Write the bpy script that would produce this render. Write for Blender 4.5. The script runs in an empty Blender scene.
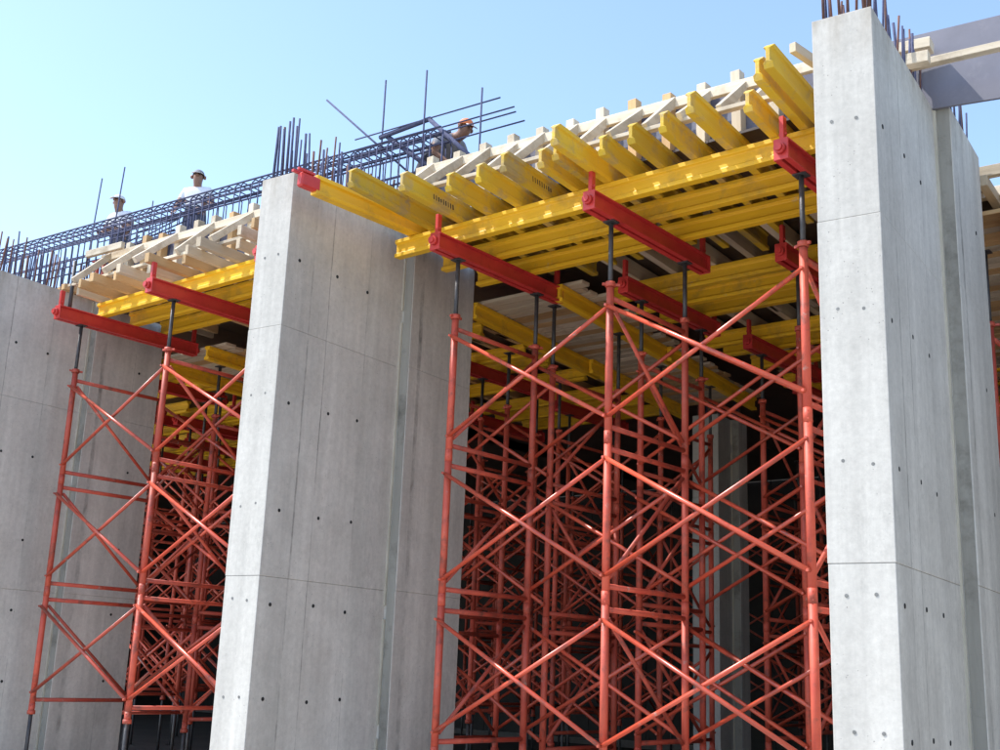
import bpy, math, random
from mathutils import Vector, Matrix
random.seed(7)
R = math.radians
sc = bpy.context.scene
C = sc.collection
Z0 = 1.4                                   # plan heights are measured from the lens; the ground lies 1.4 m below it

# ------------------------------------------------------------------ camera
YAW, PITCH, ROLL = -0.6923, 0.2475, 0.039
cd = bpy.data.cameras.new('camera'); cam = bpy.data.objects.new('camera', cd); C.objects.link(cam)
cd.sensor_width = 36; cd.lens = 36 * 1.1722; cd.clip_start = 0.05; cd.clip_end = 2000
sy, cy, sp, cp, sr, cr = math.sin(YAW), math.cos(YAW), math.sin(PITCH), math.cos(PITCH), math.sin(ROLL), math.cos(ROLL)
fw = Vector((sy * cp, cy * cp, sp)); r0 = Vector((cy, -sy, 0)); u0 = Vector((-sp * sy, -sp * cy, cp))
e1 = cr * r0 + sr * u0; e2 = -sr * r0 + cr * u0
m = Matrix((e1, e2, -fw)).transposed().to_4x4(); m.translation = (0, 0, Z0)
cam.matrix_world = m; sc.camera = cam

# ------------------------------------------------------------------ sky and sun
SUN_AZ, SUN_EL = 54, 55                    # degrees to the left of the pier fronts, and above the horizon
to_sun = Vector((-math.sin(R(SUN_AZ)) * math.cos(R(SUN_EL)), -math.cos(R(SUN_AZ)) * math.cos(R(SUN_EL)), math.sin(R(SUN_EL))))
w = bpy.data.worlds.new('World'); sc.world = w; w.use_nodes = True
nt = w.node_tree; bg = nt.nodes['Background']
sky = nt.nodes.new('ShaderNodeTexSky'); sky.sky_type = 'NISHITA'; sky.sun_disc = False
sky.sun_elevation = R(SUN_EL); sky.sun_rotation = math.atan2(to_sun.x, to_sun.y)
sky.air_density = 1.0; sky.dust_density = 0.7; sky.ozone_density = 1.2
nt.links.new(sky.outputs[0], bg.inputs[0]); bg.inputs[1].default_value = 0.15
sl = bpy.data.lights.new('sun', 'SUN'); so = bpy.data.objects.new('sun', sl); C.objects.link(so)
sl.energy = 2.6; sl.angle = R(0.53); sl.color = (1.0, 0.965, 0.91)
so.rotation_euler = to_sun.to_track_quat('Z', 'Y').to_euler(); so.location = (0, 0, 30)
sc.view_settings.view_transform = 'Standard'; sc.view_settings.look = 'None'
sc.view_settings.exposure = 1.22; sc.view_settings.gamma = 1
sc.render.engine = 'CYCLES'; sc.cycles.max_bounces = 8; sc.cycles.diffuse_bounces = 5

# ------------------------------------------------------------------ materials
def mat(name, c1, c2, rough=.7, scale=6, stretch=(1, 1, 1), metal=0, bump=.15, bscale=40, rand=.0, dirt=None, dirt_scale=1.5, dirt_at=(.5, .7), spec=.5, splash=None, splash_at=(.64, .68), splash_scale=9):
    mt = bpy.data.materials.new(name); mt.use_nodes = True
    t = mt.node_tree; n = t.nodes; L = t.links.new; b = n['Principled BSDF']
    tc = n.new('ShaderNodeTexCoord'); mp = n.new('ShaderNodeMapping'); mp.inputs['Scale'].default_value = stretch
    oi = n.new('ShaderNodeObjectInfo')
    off = n.new('ShaderNodeVectorMath'); off.operation = 'MULTIPLY_ADD'
    cmb = n.new('ShaderNodeCombineXYZ')
    for k in range(3): L(oi.outputs['Random'], cmb.inputs[k])
    L(cmb.outputs[0], off.inputs[0]); off.inputs[1].default_value = (17, 31, 23); L(tc.outputs['Object'], off.inputs[2])
    L(off.outputs[0], mp.inputs[0])
    ns = n.new('ShaderNodeTexNoise'); ns.inputs['Scale'].default_value = scale; ns.inputs['Detail'].default_value = 6; ns.inputs['Roughness'].default_value = .65
    L(mp.outputs[0], ns.inputs['Vector'])
    rp = n.new('ShaderNodeValToRGB'); rp.color_ramp.elements[0].position = .3; rp.color_ramp.elements[1].position = .7
    rp.color_ramp.elements[0].color = (*c1, 1); rp.color_ramp.elements[1].color = (*c2, 1)
    L(ns.outputs['Fac'], rp.inputs[0]); col = rp.outputs[0]
    if dirt:
        n2 = n.new('ShaderNodeTexNoise'); n2.inputs['Scale'].default_value = dirt_scale; n2.inputs['Detail'].default_value = 8; n2.inputs['Roughness'].default_value = .7
        L(off.outputs[0], n2.inputs['Vector'])
        r2 = n.new('ShaderNodeMapRange'); r2.inputs[1].default_value = dirt_at[0]; r2.inputs[2].default_value = dirt_at[1]; L(n2.outputs['Fac'], r2.inputs[0])
        mx = n.new('ShaderNodeMix'); mx.data_type = 'RGBA'; L(r2.outputs[0], mx.inputs[0]); L(col, mx.inputs[6]); mx.inputs[7].default_value = (*dirt, 1); col = mx.outputs[2]
    if splash:
        n4 = n.new('ShaderNodeTexNoise'); n4.inputs['Scale'].default_value = splash_scale; n4.inputs['Detail'].default_value = 7; n4.inputs['Roughness'].default_value = .75
        sh_ = n.new('ShaderNodeVectorMath'); sh_.inputs[1].default_value = (5.3, 1.7, 9.1); L(off.outputs[0], sh_.inputs[0]); L(sh_.outputs[0], n4.inputs['Vector'])
        r4 = n.new('ShaderNodeMapRange'); r4.inputs[1].default_value = splash_at[0]; r4.inputs[2].default_value = splash_at[1]; r4.inputs[4].default_value = .75; L(n4.outputs['Fac'], r4.inputs[0])
        m4 = n.new('ShaderNodeMix'); m4.data_type = 'RGBA'; L(r4.outputs[0], m4.inputs[0]); L(col, m4.inputs[6]); m4.inputs[7].default_value = (*splash, 1); col = m4.outputs[2]
    if rand:
        hs = n.new('ShaderNodeHueSaturation'); mr = n.new('ShaderNodeMapRange'); mr.inputs[3].default_value = 1 - rand; mr.inputs[4].default_value = 1 + rand
        L(oi.outputs['Random'], mr.inputs[0]); L(mr.outputs[0], hs.inputs['Value']); L(col, hs.inputs['Color']); col = hs.outputs[0]
    L(col, b.inputs['Base Color'])
    b.inputs['Roughness'].default_value = rough; b.inputs['Metallic'].default_value = metal; b.inputs['Specular IOR Level'].default_value = spec
    if bump:
        n3 = n.new('ShaderNodeTexNoise'); n3.inputs['Scale'].default_value = bscale; n3.inputs['Detail'].default_value = 4; L(mp.outputs[0], n3.inputs['Vector'])
        bm = n.new('ShaderNodeBump'); bm.inputs['Strength'].default_value = bump; bm.inputs['Distance'].default_value = .01; L(n3.outputs['Fac'], bm.inputs['Height']); L(bm.outputs[0], b.inputs['Normal'])
    return mt

def concrete(name, c1, c2):
    mt = bpy.data.materials.new(name); mt.use_nodes = True
    t = mt.node_tree; n = t.nodes; L = t.links.new; b = n['Principled BSDF']; b.inputs['Roughness'].default_value = .85; b.inputs['Specular IOR Level'].default_value = .25
    tc = n.new('ShaderNodeTexCoord'); co = tc.outputs['Object']
    def noise(scale, st=(1, 1, 1), det=6, ro=.6):
        mp = n.new('ShaderNodeMapping'); mp.inputs['Scale'].default_value = st; L(co, mp.inputs[0])
        x = n.new('ShaderNodeTexNoise'); x.inputs['Scale'].default_value = scale; x.inputs['Detail'].default_value = det; x.inputs['Roughness'].default_value = ro; L(mp.outputs[0], x.inputs['Vector']); return x.outputs['Fac']
    def rng(v, a, b_, c=0., d=1.):
        x = n.new('ShaderNodeMapRange'); x.inputs[1].default_value = a; x.inputs[2].default_value = b_; x.inputs[3].default_value = c; x.inputs[4].default_value = d; L(v, x.inputs[0]); return x.outputs[0]
    def mul(a, b_, f=1.):
        x = n.new('ShaderNodeMix'); x.data_type = 'RGBA'; x.blend_type = 'MULTIPLY'; x.inputs[0].default_value = f; L(a, x.inputs[6]); L(b_, x.inputs[7]); return x.outputs[2]
    def m_(op, a, b_=None):
        x = n.new('ShaderNodeMath'); x.operation = op
        for k, v in enumerate((a, b_)):
            if v is None: continue
            if isinstance(v, (int, float)): x.inputs[k].default_value = v
            else: L(v, x.inputs[k])
        return x.outputs[0]
    rp = n.new('ShaderNodeValToRGB'); rp.color_ramp.elements[0].position = .3; rp.color_ramp.elements[1].position = .72
    rp.color_ramp.elements[0].color = (*c1, 1); rp.color_ramp.elements[1].color = (*c2, 1); L(noise(1.1, det=9, ro=.68), rp.inputs[0])
    col = rp.outputs[0]
    col = mul(col, rng(noise(7, (1, 1, .05)), .32, .72, .80, 1.05))           # runs left by water down the formwork
    col = mul(col, rng(noise(22, (1, 1, 1), 8, .75), .3, .7, .86, 1.07))
    sp_ = rng(noise(3.2, (1, 1, .35), 9, .8), .56, .70, 1, .78); col = mul(col, sp_)   # blotches
    v = n.new('ShaderNodeTexVoronoi'); v.inputs['Scale'].default_value = 26; L(co, v.inputs['Vector'])
    gate = rng(noise(2.4), .46, .58, 0, 1)
    pore = m_('MULTIPLY', rng(v.outputs['Distance'], .07, .13, 1, 0), gate)
    col = mul(col, m_('SUBTRACT', 1, m_('MULTIPLY', pore, .4)))
    sx = n.new('ShaderNodeSeparateXYZ'); L(co, sx.inputs[0])
    wob = m_('MULTIPLY', m_('SUBTRACT', noise(2.5), .5), .02)
    yy = m_('ADD', sx.outputs['Y'], wob)
    for at, wid, dk in ((.33, .012, .6), (.56, .008, .55), (1.08, .005, .3), (1.74, .035, .6), (2.2, .005, .3)):
        d = m_('ABSOLUTE', m_('SUBTRACT', yy, at))
        line = m_('MULTIPLY', rng(d, wid * .5, wid, 1, 0), rng(noise(1.6, (1, 1, .6), 8, .75), .42, .62, 0, 1))
        col = mul(col, m_('SUBTRACT', 1, m_('MULTIPLY', line, dk)))
    step = lambda at, amt: m_('SUBTRACT', 1, m_('MULTIPLY', m_('LESS_THAN', yy, at), amt))
    col = mul(col, step(.33, .06)); col = mul(col, step(.56, .04))
    col = mul(col, rng(noise(.55, (1, 1, .7), 5, .6), .35, .65, .88, 1.04))
    # brownish rust and laitance runs below the rim
    rz = m_('MULTIPLY', rng(sx.outputs['Z'], 5.15, 5.52, 0, 1), rng(noise(5, (1, 1, .3), 8, .7), .42, .66, 0, 1))
    x = n.new('ShaderNodeMix'); x.data_type = 'RGBA'; L(m_('MULTIPLY', rz, .55), x.inputs[0]); L(col, x.inputs[6]); x.inputs[7].default_value = (.22, .17, .11, 1); col = x.outputs[2]
    L(col, b.inputs['Base Color'])
    h = m_('ADD', m_('MULTIPLY', noise(60, det=5), .25), m_('ADD', m_('MULTIPLY', noise(4), .8), m_('MULTIPLY', pore, -1.2)))
    bm = n.new('ShaderNodeBump'); bm.inputs['Strength'].default_value = .35; bm.inputs['Distance'].default_value = .008; L(h, bm.inputs['Height']); L(bm.outputs[0], b.inputs['Normal'])
    return mt

M = {}
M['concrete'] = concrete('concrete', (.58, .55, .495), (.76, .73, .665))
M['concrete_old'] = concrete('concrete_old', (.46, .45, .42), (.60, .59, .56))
M['grout'] = mat('grout', (.42, .39, .31), (.56, .53, .44), .9, 9, (1, 1, .4), bump=.4)
M['joint'] = mat('step_strip_grey', (.27, .255, .22), (.38, .365, .32), .9, 4, (1, 1, .15), bump=.4, dirt=(.17, .16, .135), dirt_at=(.5, .7), dirt_scale=3)
M['hole'] = mat('hole', (.012, .012, .012), (.03, .03, .03), .9, bump=0)
M['patch'] = mat('patch', (.13, .13, .12), (.24, .24, .23), .9, 30)
M['red'] = mat('orange_red_paint', (.42, .055, .034), (.56, .10, .055), .55, 5, bump=.08, rand=.22, dirt=(.17, .05, .035), dirt_at=(.52, .68), dirt_scale=6, splash=(.36, .28, .24), splash_at=(.62, .67))
M['red_gloss'] = mat('glossy_orange_red_paint', (.45, .058, .03), (.56, .088, .042), .30, 5, bump=.05, rand=.22, dirt=(.18, .05, .035), dirt_at=(.53, .70), dirt_scale=6, spec=.6, splash=(.36, .28, .24), splash_at=(.63, .67))
M['crimson'] = mat('crimson_paint', (.47, .03, .028), (.57, .046, .038), .45, 6, bump=.05, dirt=(.30, .02, .02), dirt_at=(.55, .75), dirt_scale=5)
M['jack'] = mat('dark_steel', (.035, .035, .04), (.085, .08, .08), .5, 12, metal=.3, bump=.3, bscale=120)
M['galv'] = mat('galvanised', (.35, .35, .36), (.5, .5, .5), .4, 12, metal=.7, bump=.05)
for ax, st in (('x', (.06, 1, 1)), ('y', (1, .06, 1)), ('z', (1, 1, .06))):
    M['yellow_' + ax] = mat('yellow_beam_' + ax, (.74, .41, .012), (.92, .55, .02), .5, 9, st, bump=.12, bscale=60, rand=.14, dirt=(.50, .29, .04), dirt_at=(.52, .72), dirt_scale=3.0, splash=(.50, .42, .28), splash_at=(.64, .72), splash_scale=5)
    M['worn_' + ax] = mat('worn_yellow_beam_' + ax, (.36, .25, .085), (.52, .37, .12), .68, 8, st, bump=.35, bscale=50, rand=.25, dirt=(.62, .40, .02), dirt_at=(.42, .52), dirt_scale=2.0, splash=(.34, .27, .17), splash_at=(.60, .68), splash_scale=4)
    M['pale_' + ax] = mat('pale_timber_' + ax, (.50, .41, .29), (.70, .61, .47), .75, 10, st, bump=.3, bscale=50, rand=.2, dirt=(.40, .32, .22), dirt_at=(.5, .68), dirt_scale=4)
    M['timber_' + ax] = mat('brown_timber_' + ax, (.46, .28, .12), (.60, .40, .20), .75, 10, st, bump=.3, bscale=50, rand=.2)
    M['grey_' + ax] = mat('grey_timber_' + ax, (.40, .32, .22), (.55, .46, .33), .8, 10, st, bump=.35, bscale=50, rand=.22)
M['endgrain'] = mat('end_grain', (.42, .33, .19), (.58, .48, .31), .8, 30, rand=.2)
M['ply_dark'] = mat('film_faced_plywood', (.05, .035, .028), (.085, .06, .045), .5, 5, rand=.2, bump=.05)
M['ply_blue'] = mat('slate_film_plywood', (.16, .155, .185), (.19, .185, .22), .5, 4, bump=.03, dirt=(.22, .21, .235), dirt_at=(.58, .75), dirt_scale=3)
M['ply_edge'] = mat('plywood_edge', (.12, .13, .19), (.17, .18, .25), .6, 20)
M['rebar'] = mat('rebar_haze_blue', (.06, .068, .125), (.105, .11, .18), .85, 30, bump=.3, bscale=200, spec=.2)  # bluish cast of haze mixed into the steel colour
M['rust'] = mat('rebar_rusty', (.085, .04, .035), (.17, .075, .05), .8, 14, bump=.4, bscale=200, rand=.3)
M['shade_earth'] = mat('shade_painted_earth', (.035, .028, .022), (.07, .055, .042), .95, 1.2, bump=.6, bscale=14)  # earth colour darkened to paint in the shade under the deck
M['shade_black'] = mat('painted_shade_black', (.012, .011, .011), (.03, .027, .025), .8, 2, bump=.2)  # black put in place of the deep shade at the back
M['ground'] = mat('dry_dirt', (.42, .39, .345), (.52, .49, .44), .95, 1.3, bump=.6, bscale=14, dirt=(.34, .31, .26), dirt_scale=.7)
M['skin'] = mat('skin', (.23, .12, .08), (.30, .16, .105), .6, 9, bump=0)
M['hair'] = mat('hair', (.02, .016, .014), (.05, .04, .035), .8, 30)
M['shirt_white'] = mat('white_shirt', (.70, .71, .75), (.80, .81, .84), .9, 7, bump=.3, bscale=12)
M['shirt_grey'] = mat('grey_shirt', (.20, .20, .22), (.30, .30, .31), .9, 7, bump=.3, bscale=12)
M['trouser'] = mat('dark_trousers', (.05, .055, .08), (.09, .09, .12), .9, 7)
M['cap_grey'] = mat('grey_cap', (.16, .16, .18), (.26, .26, .28), .8, 12)
M['cap_white'] = mat('white_cap', (.66, .66, .66), (.78, .78, .78), .8, 12)
M['cap_orange'] = mat('orange_cap', (.68, .17, .05), (.78, .24, .08), .7, 12)
M['stamp'] = mat('black_stamp', (.03, .025, .02), (.06, .05, .04), .9, bump=0)
M['shoe'] = mat('shoe', (.03, .025, .02), (.05, .04, .03), .7)

# ------------------------------------------------------------------ mesh helpers
class MB:
    def __init__(s): s.v = []; s.f = []; s.sm = []
    def quadbox(s, pts):
        o = len(s.v); s.v += [Vector(p) for p in pts]
        for q in ((0, 3, 2, 1), (4, 5, 6, 7), (0, 1, 5, 4), (1, 2, 6, 5), (2, 3, 7, 6), (3, 0, 4, 7)): s.f.append([o + k for k in q]); s.sm.append(False)
        return s
    def box(s, x0, x1, y0, y1, z0, z1):
        return s.quadbox([(x0, y0, z0), (x1, y0, z0), (x1, y1, z0), (x0, y1, z0), (x0, y0, z1), (x1, y0, z1), (x1, y1, z1), (x0, y1, z1)])
    def bar(s, p0, p1, w, h, up=(0, 0, 1), prof=None, flip=False):
        """extrude a profile (u sideways, v up) from p0 to p1"""
        p0, p1 = Vector(p0), Vector(p1); d = (p1 - p0).normalized(); up = Vector(up)
        si = d.cross(up).normalized(); vv = si.cross(d).normalized()
        prof = prof or [(-w / 2, -h / 2), (w / 2, -h / 2), (w / 2, h / 2), (-w / 2, h / 2)]
        o = len(s.v); n = len(prof)
        for p in (p0, p1): s.v += [p + si * a + vv * b for a, b in prof]
        for k in range(n):
            j = (k + 1) % n; s.f.append([o + k, o + j, o + n + j, o + n + k]); s.sm.append(False)
        s.f.append([o + k for k in range(n - 1, -1, -1)]); s.sm.append(False)
        s.f.append([o + n + k for k in range(n)]); s.sm.append(False)
        return s
    def tube(s, p0, p1, r, n=8, r1=None):
        p0, p1 = Vector(p0), Vector(p1); d = (p1 - p0).normalized(); r1 = r if r1 is None else r1
        a = d.orthogonal().normalized(); b = d.cross(a); o = len(s.v)
        for p, rr in ((p0, r), (p1, r1)):
            for k in range(n): t = 2 * math.pi * k / n; s.v.append(p + (a * math.cos(t) + b * math.sin(t)) * rr)
        for k in range(n):
            j = (k + 1) % n; s.f.append([o + k, o + j, o + n + j, o + n + k]); s.sm.append(True)
        s.f.append([o + k for k in range(n - 1, -1, -1)]); s.sm.append(False); s.f.append([o + n + k for k in range(n)]); s.sm.append(False)
        return s
    def path(s, pts, r, n=6):
        pts = [Vector(p) for p in pts]
        for a, b in zip(pts, pts[1:]): s.tube(a, b, r, n)
        return s
    def mesh(s, name, mt, origin=(0, 0, 0)):
        me = bpy.data.meshes.new(name); og = Vector(origin)
        me.from_pydata([v - og for v in s.v], [], s.f); me.materials.append(M[mt] if isinstance(mt, str) else mt)
        me.polygons.foreach_set('use_smooth', s.sm); me.update(); return me
    def build(s, name, mt, parent=None, bevel=0, seg=1, **kw):
        """top level: kw gives at, label, cat; as a part: coordinates are those of the place and become local to the parent"""
        og = Vector(kw.get('at', (0, 0, 0)))
        if parent is not None:
            og = world_of(parent)
        me = s.mesh(name, mt, og); o = link(name, me, parent)
        if parent is None: o.location = og + Vector((0, 0, Z0)); tag(o, kw.get('label'), kw.get('cat'), kw.get('group'), kw.get('kind'))
        elif kw.get('label'): o['label'] = kw['label']
        if bevel:
            b = o.modifiers.new('edge', 'BEVEL'); b.width = bevel; b.segments = seg; b.limit_method = 'ANGLE'; b.angle_limit = R(40)
        return o
def world_of(o):
    p = Vector((0, 0, -Z0))
    while o is not None: p = p + o.location; o = o.parent
    return p
def link(name, data, parent=None, loc=None):
    o = bpy.data.objects.new(name, data); C.objects.link(o)
    if parent is not None: o.parent = parent
    if loc is not None: o.location = loc
    return o
def tag(o, label=None, cat=None, group=None, kind=None):
    if label and not kind: kind = 'thing'
    if kind: o['kind'] = kind
    if label: o['label'] = label
    if cat: o['category'] = cat
    if group: o['group'] = group
    return o
def thing(name, at, label, cat, group=None):
    o = link(name, None); o.empty_display_size = .1; o.location = Vector(at) + Vector((0, 0, Z0)); tag(o, label, cat, group); return o

# ------------------------------------------------------------------ ground
g = MB(); xs = [-300, -120, -60, -40, -30, -24, -20, -16, -12, -8, -4, 0, 4, 10, 20, 40, 80, 300]; ys = [-200, -60, -20, -8, 0, 4, 8, 12, 15.2, 16, 17, 18, 19.5, 21, 24, 30, 60, 200, 600]
def gz(x, y):
    t = min(1, max(0, (y - 23) / 4)) if x > -40 else 0
    return -1.4 + 1.15 * t * t * (3 - 2 * t) + (random.uniform(-.06, .06) if y > 23 and t > 0 else 0)
idx = {}
for i, x in enumerate(xs):
    for j, y in enumerate(ys): idx[i, j] = len(g.v); g.v.append(Vector((x, y, gz(x, y))))
for i in range(len(xs) - 1):
    for j in range(len(ys) - 1): g.f.append([idx[i, j], idx[i + 1, j], idx[i + 1, j + 1], idx[i, j + 1]]); g.sm.append(True)
g.build('ground', 'ground', kind='structure')

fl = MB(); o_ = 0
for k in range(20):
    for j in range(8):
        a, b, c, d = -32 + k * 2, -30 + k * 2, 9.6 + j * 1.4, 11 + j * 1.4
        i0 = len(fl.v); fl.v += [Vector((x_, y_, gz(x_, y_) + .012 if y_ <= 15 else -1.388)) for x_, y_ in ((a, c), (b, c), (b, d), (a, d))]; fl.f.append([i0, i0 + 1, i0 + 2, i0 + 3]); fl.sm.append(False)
fl.build('shade_painted_floor', 'shade_earth', kind='structure')  # dark sheet laid where the ground is only shaded by the deck

# ------------------------------------------------------------------ concrete piers
PH = .1
S = 1.25
T, L1_, W, L2 = .305 * S, 1.272 * S, .115, .80 * S
def pier(name_at, ph, label, zt, joints, bars_h, hole_cols=True, zb=-1.4, m='concrete', l2=L2, l1=None, bm=('rust', 'rebar', 'rebar')):
    L1 = l1 or L1_
    px, py = name_at
    root = thing('concrete_pier', (px, py, -1.4), label, 'pier', 'concrete blade piers'); root.rotation_euler.z = ph
    q = lambda x, y, z: (x, y, z + Z0)                       # local metres, measured up from the ground
    lv = [zb] + joints + [zt]
    for k in range(len(lv) - 1):
        a, b = lv[k] + (.0005 if k else 0), lv[k + 1] - .0005
        e = .0025 if k % 2 else 0
        outline = [(0 - e, 0 - e), (T + e, 0 - e), (T + e, L1), (T + W + e, L1), (T + W + e, L1 + l2), (-W - e, L1 + l2), (-W - e, L1), (-e, L1)]
        mb = MB(); o = len(mb.v); n = len(outline)
        for z in (a, b): mb.v += [Vector(q(x, y, z)) for x, y in outline]
        for i in range(n): j = (i + 1) % n; mb.f.append([i, j, n + j, n + i]); mb.sm.append(False)
        mb.f.append(list(range(n - 1, -1, -1))); mb.f.append([n + i for i in range(n)]); mb.sm += [False, False]
        lift = link('lift', mb.mesh('lift', m), root)
        bv = lift.modifiers.new('edge', 'BEVEL'); bv.width = .0045; bv.segments = 2; bv.limit_method = 'ANGLE'; bv.angle_limit = R(40)
    if hole_cols:
        hm = MB().tube((-.004, 0, 0), (.0015, 0, 0), .0155, 10).mesh('tie_hole', 'hole')
        pm = MB().tube((0, .004, 0), (0, -.0035, 0), .011, 8).mesh('tie_patch', 'patch')
        for zz in (3.35, 2.12, 1.2, .45, -.3):
            for yy in ((.15, .64, 1.05) if l1 is None else ()): link('tie_hole', hm, root, q(T + .0025, yy + random.uniform(-.015, .015), zz + random.uniform(-.02, .02)))
            if l1 is None: link('tie_hole', hm, root, q(T + W + .0025, 2.27, zz + .02))
            for xx in (.11, .27): link('tie_patch', pm, root, q(xx + random.uniform(-.01, .01), 0, zz + .04 + random.uniform(-.02, .02)))
        bead = MB()
        zz = zb
        while zz < zt - .05:
            z2 = min(zt - .02, zz + random.uniform(.5, 1.3)); bead.bar(q(T + .008, L1 - .012, zz), q(T + .008, L1 - .012, z2), random.uniform(.014, .024), .022, (0, 1, 0)); zz = z2 + random.choice((0, 0, .12))
        link('grout_bead', bead.mesh('grout_bead', 'grout'), root)
        MB_s = MB().box(T + .024, T + W - .006, L1 - .006, L1 + .01, zb + Z0, zt + Z0 - .01); link('step_strip', MB_s.mesh('step_strip', 'joint'), root)  # thin darker strip over the front of the step
    # starter bars
    total = L1 + l2
    for side in (T - .06, .06):
        y = .07
        while y < total - .05:
            x = side + (W * (1 if side > .1 else -1) if y > L1 else 0)
            h = bars_h * random.uniform(.75, 1.12); dx, dy = random.uniform(-.03, .03), random.uniform(-.03, .03); r = random.choice((.008, .009, .011))
            link('starter_bar', MB().tube(q(x, y, zt - .05), q(x + dx, y + dy, zt + h), r, 6).mesh('starter_bar', random.choice(bm)), root)
            y += random.uniform(.05, .11)
    for x in (.06, .115, .165, .22, .27, .32):
        for k in range(1):
            h = bars_h * random.uniform(.9, 1.15)
            link('starter_bar', MB().tube(q(x + .022 * k, .06, zt - .05), q(x + .022 * k + random.uniform(-.02, .02), .06, zt + h), .01, 6).mesh('starter_bar', bm[0]), root)
    return root
ZT, J1, J2 = 3.3 * S, 2.196 * S, .533 * S
pier((-2.2616 * S, 5.1256 * S), .108, 'tall concrete blade pier beside the slate plywood panel and long pale stringer', ZT, [J2, J1], .42)
pier((-6.2557 * S, 4.8343 * S), .0976, 'tall concrete blade pier with a red-shoed yellow beam along its top', ZT, [J2, J1], .52, bm=('rebar', 'rebar', 'rebar', 'rust'))
pier((-10.0791 * S, 4.5014 * S), .0976, 'concrete blade pier under the dense blue rebar cage beside the worker in white cap', ZT, [J2, J1], .5, bm=('rebar', 'rebar', 'rust'))
pier((-2.2616 * S + 4.95, 5.1256 * S + .42), .108, 'unseen concrete blade pier, added to bounce sun, beyond the plywood-panel pier', ZT, [J2, J1], .42)  # pier out of view, added so its sunlit face lights its neighbour
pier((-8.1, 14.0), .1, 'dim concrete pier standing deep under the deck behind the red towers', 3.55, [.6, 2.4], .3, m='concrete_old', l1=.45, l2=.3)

# ------------------------------------------------------------------ shoring towers
H = 1.2; DF = 1.141
LR = .0305
frame_meshes = {}
def frame_mesh(flip):
    k = ('f', flip)
    if k not in frame_meshes:
        leg = MB().tube((0, 0, .003), (0, 0, H - .003), LR, 14)
        leg.tube((0, 0, -.05), (0, 0, .05), LR + .0018, 14)
        for z in (-.028, .028): leg.tube((LR * .5, -LR * .8, z), (LR * .56, -LR - .004, z), .006, 6)
        rung = MB().tube((0, 0, 0), (0, DF, 0), .021, 8)
        dg = MB()
        za, zb = (H - .15, .15) if flip else (.15, H - .15)
        dg.tube((0, .04, za), (0, DF - .04, zb), .017, 8)
        frame_meshes[k] = (leg.mesh('leg', 'red'), rung.mesh('rung', 'red'), dg.mesh('diagonal', 'red'))
    return frame_meshes[k]
def tower(xs, yf, zt, zj, label, tilt=0, ground=-1.4, levels=3, group='red shoring towers under the deck', flips=None):
    base = (xs[0], yf, ground)
    t = thing('shoring_tower', base, label, 'scaffold tower', group)
    zb = zt - levels * H
    for i, x in enumerate(xs):
        for k in range(levels):
            fm, rm, dm = frame_mesh(flips(i, k) if flips else (k + i) % 2 == 0)
            f = link('frame', None, t, (x - xs[0], tilt * (x - xs[0]), zb + k * H - ground))
            f.empty_display_size = .05; link('leg', fm, f); link('leg', fm, f, (0, DF, 0)); link('rung', rm, f, (0, 0, .085)); link('rung', rm, f, (0, 0, H - .085)); link('diagonal', dm, f)
        for yy in (0, DF):
            P = lambda z: Vector((x, yf + tilt * (x - xs[0]) + yy, z))
            j = MB().tube(P(zt - .1), P(zj - .012), .0195, 10).build('screw_jack', 'jack', t)
            MB().box(x - .05, x + .05, P(0).y - .045, P(0).y + .045, zj - .012, zj - .002).build('head_plate', 'jack', j)
            nut = MB().tube(P(zt), P(zt + .04), LR + .012, 8); a = random.uniform(0, 3)
            nut.bar(P(zt + .02) - Vector((math.cos(a), math.sin(a), 0)) * .065, P(zt + .02) + Vector((math.cos(a), math.sin(a), 0)) * .075, .018, .02)
            nut.build('wing_nut', 'red', j)
            j = MB().tube(P(zb + .1), P(ground + .012), .021, 10).build('base_jack', 'jack', t)
            MB().box(x - .08, x + .08, P(0).y - .08, P(0).y + .08, ground + .001, ground + .012).build('base_plate', 'jack', j)
            nut = MB().tube(P(zb - .02), P(zb - .06), LR + .012, 8); nut.build('wing_nut', 'red', j)
    for i in range(len(xs) - 1):
        for yy, s_ in ((0, -1), (DF, 1)):
            for k in range(levels):
                za, zc = zb + k * H + .16, zb + (k + 1) * H - .16
                for e, (p, q_) in enumerate(((za, zc), (zc, za))):
                    y0 = yf + yy + s_ * (LR * .55 + .026 * e); y1 = y0 + tilt * (xs[i + 1] - xs[0]); y0 += tilt * (xs[i] - xs[0])
                    A, B = Vector((xs[i], y0, p)), Vector((xs[i + 1], y1, q_))
                    mb = MB().tube(A, B, .0175, 10)
                    for E_ in (A, B): mb.tube(E_ + Vector((0, -s_ * .01, 0)), E_ + Vector((0, s_ * .03, 0)), .011, 6)
                    mb.build('cross_brace', 'red_gloss', t)
    return t
UPROF = lambda s_: [(s_ * .012, -.075), (s_ * .06, -.075), (s_ * .06, -.062), (s_ * .022, -.062), (s_ * .022, .062), (s_ * .06, .062), (s_ * .06, .075), (s_ * .012, .075)]
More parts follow.
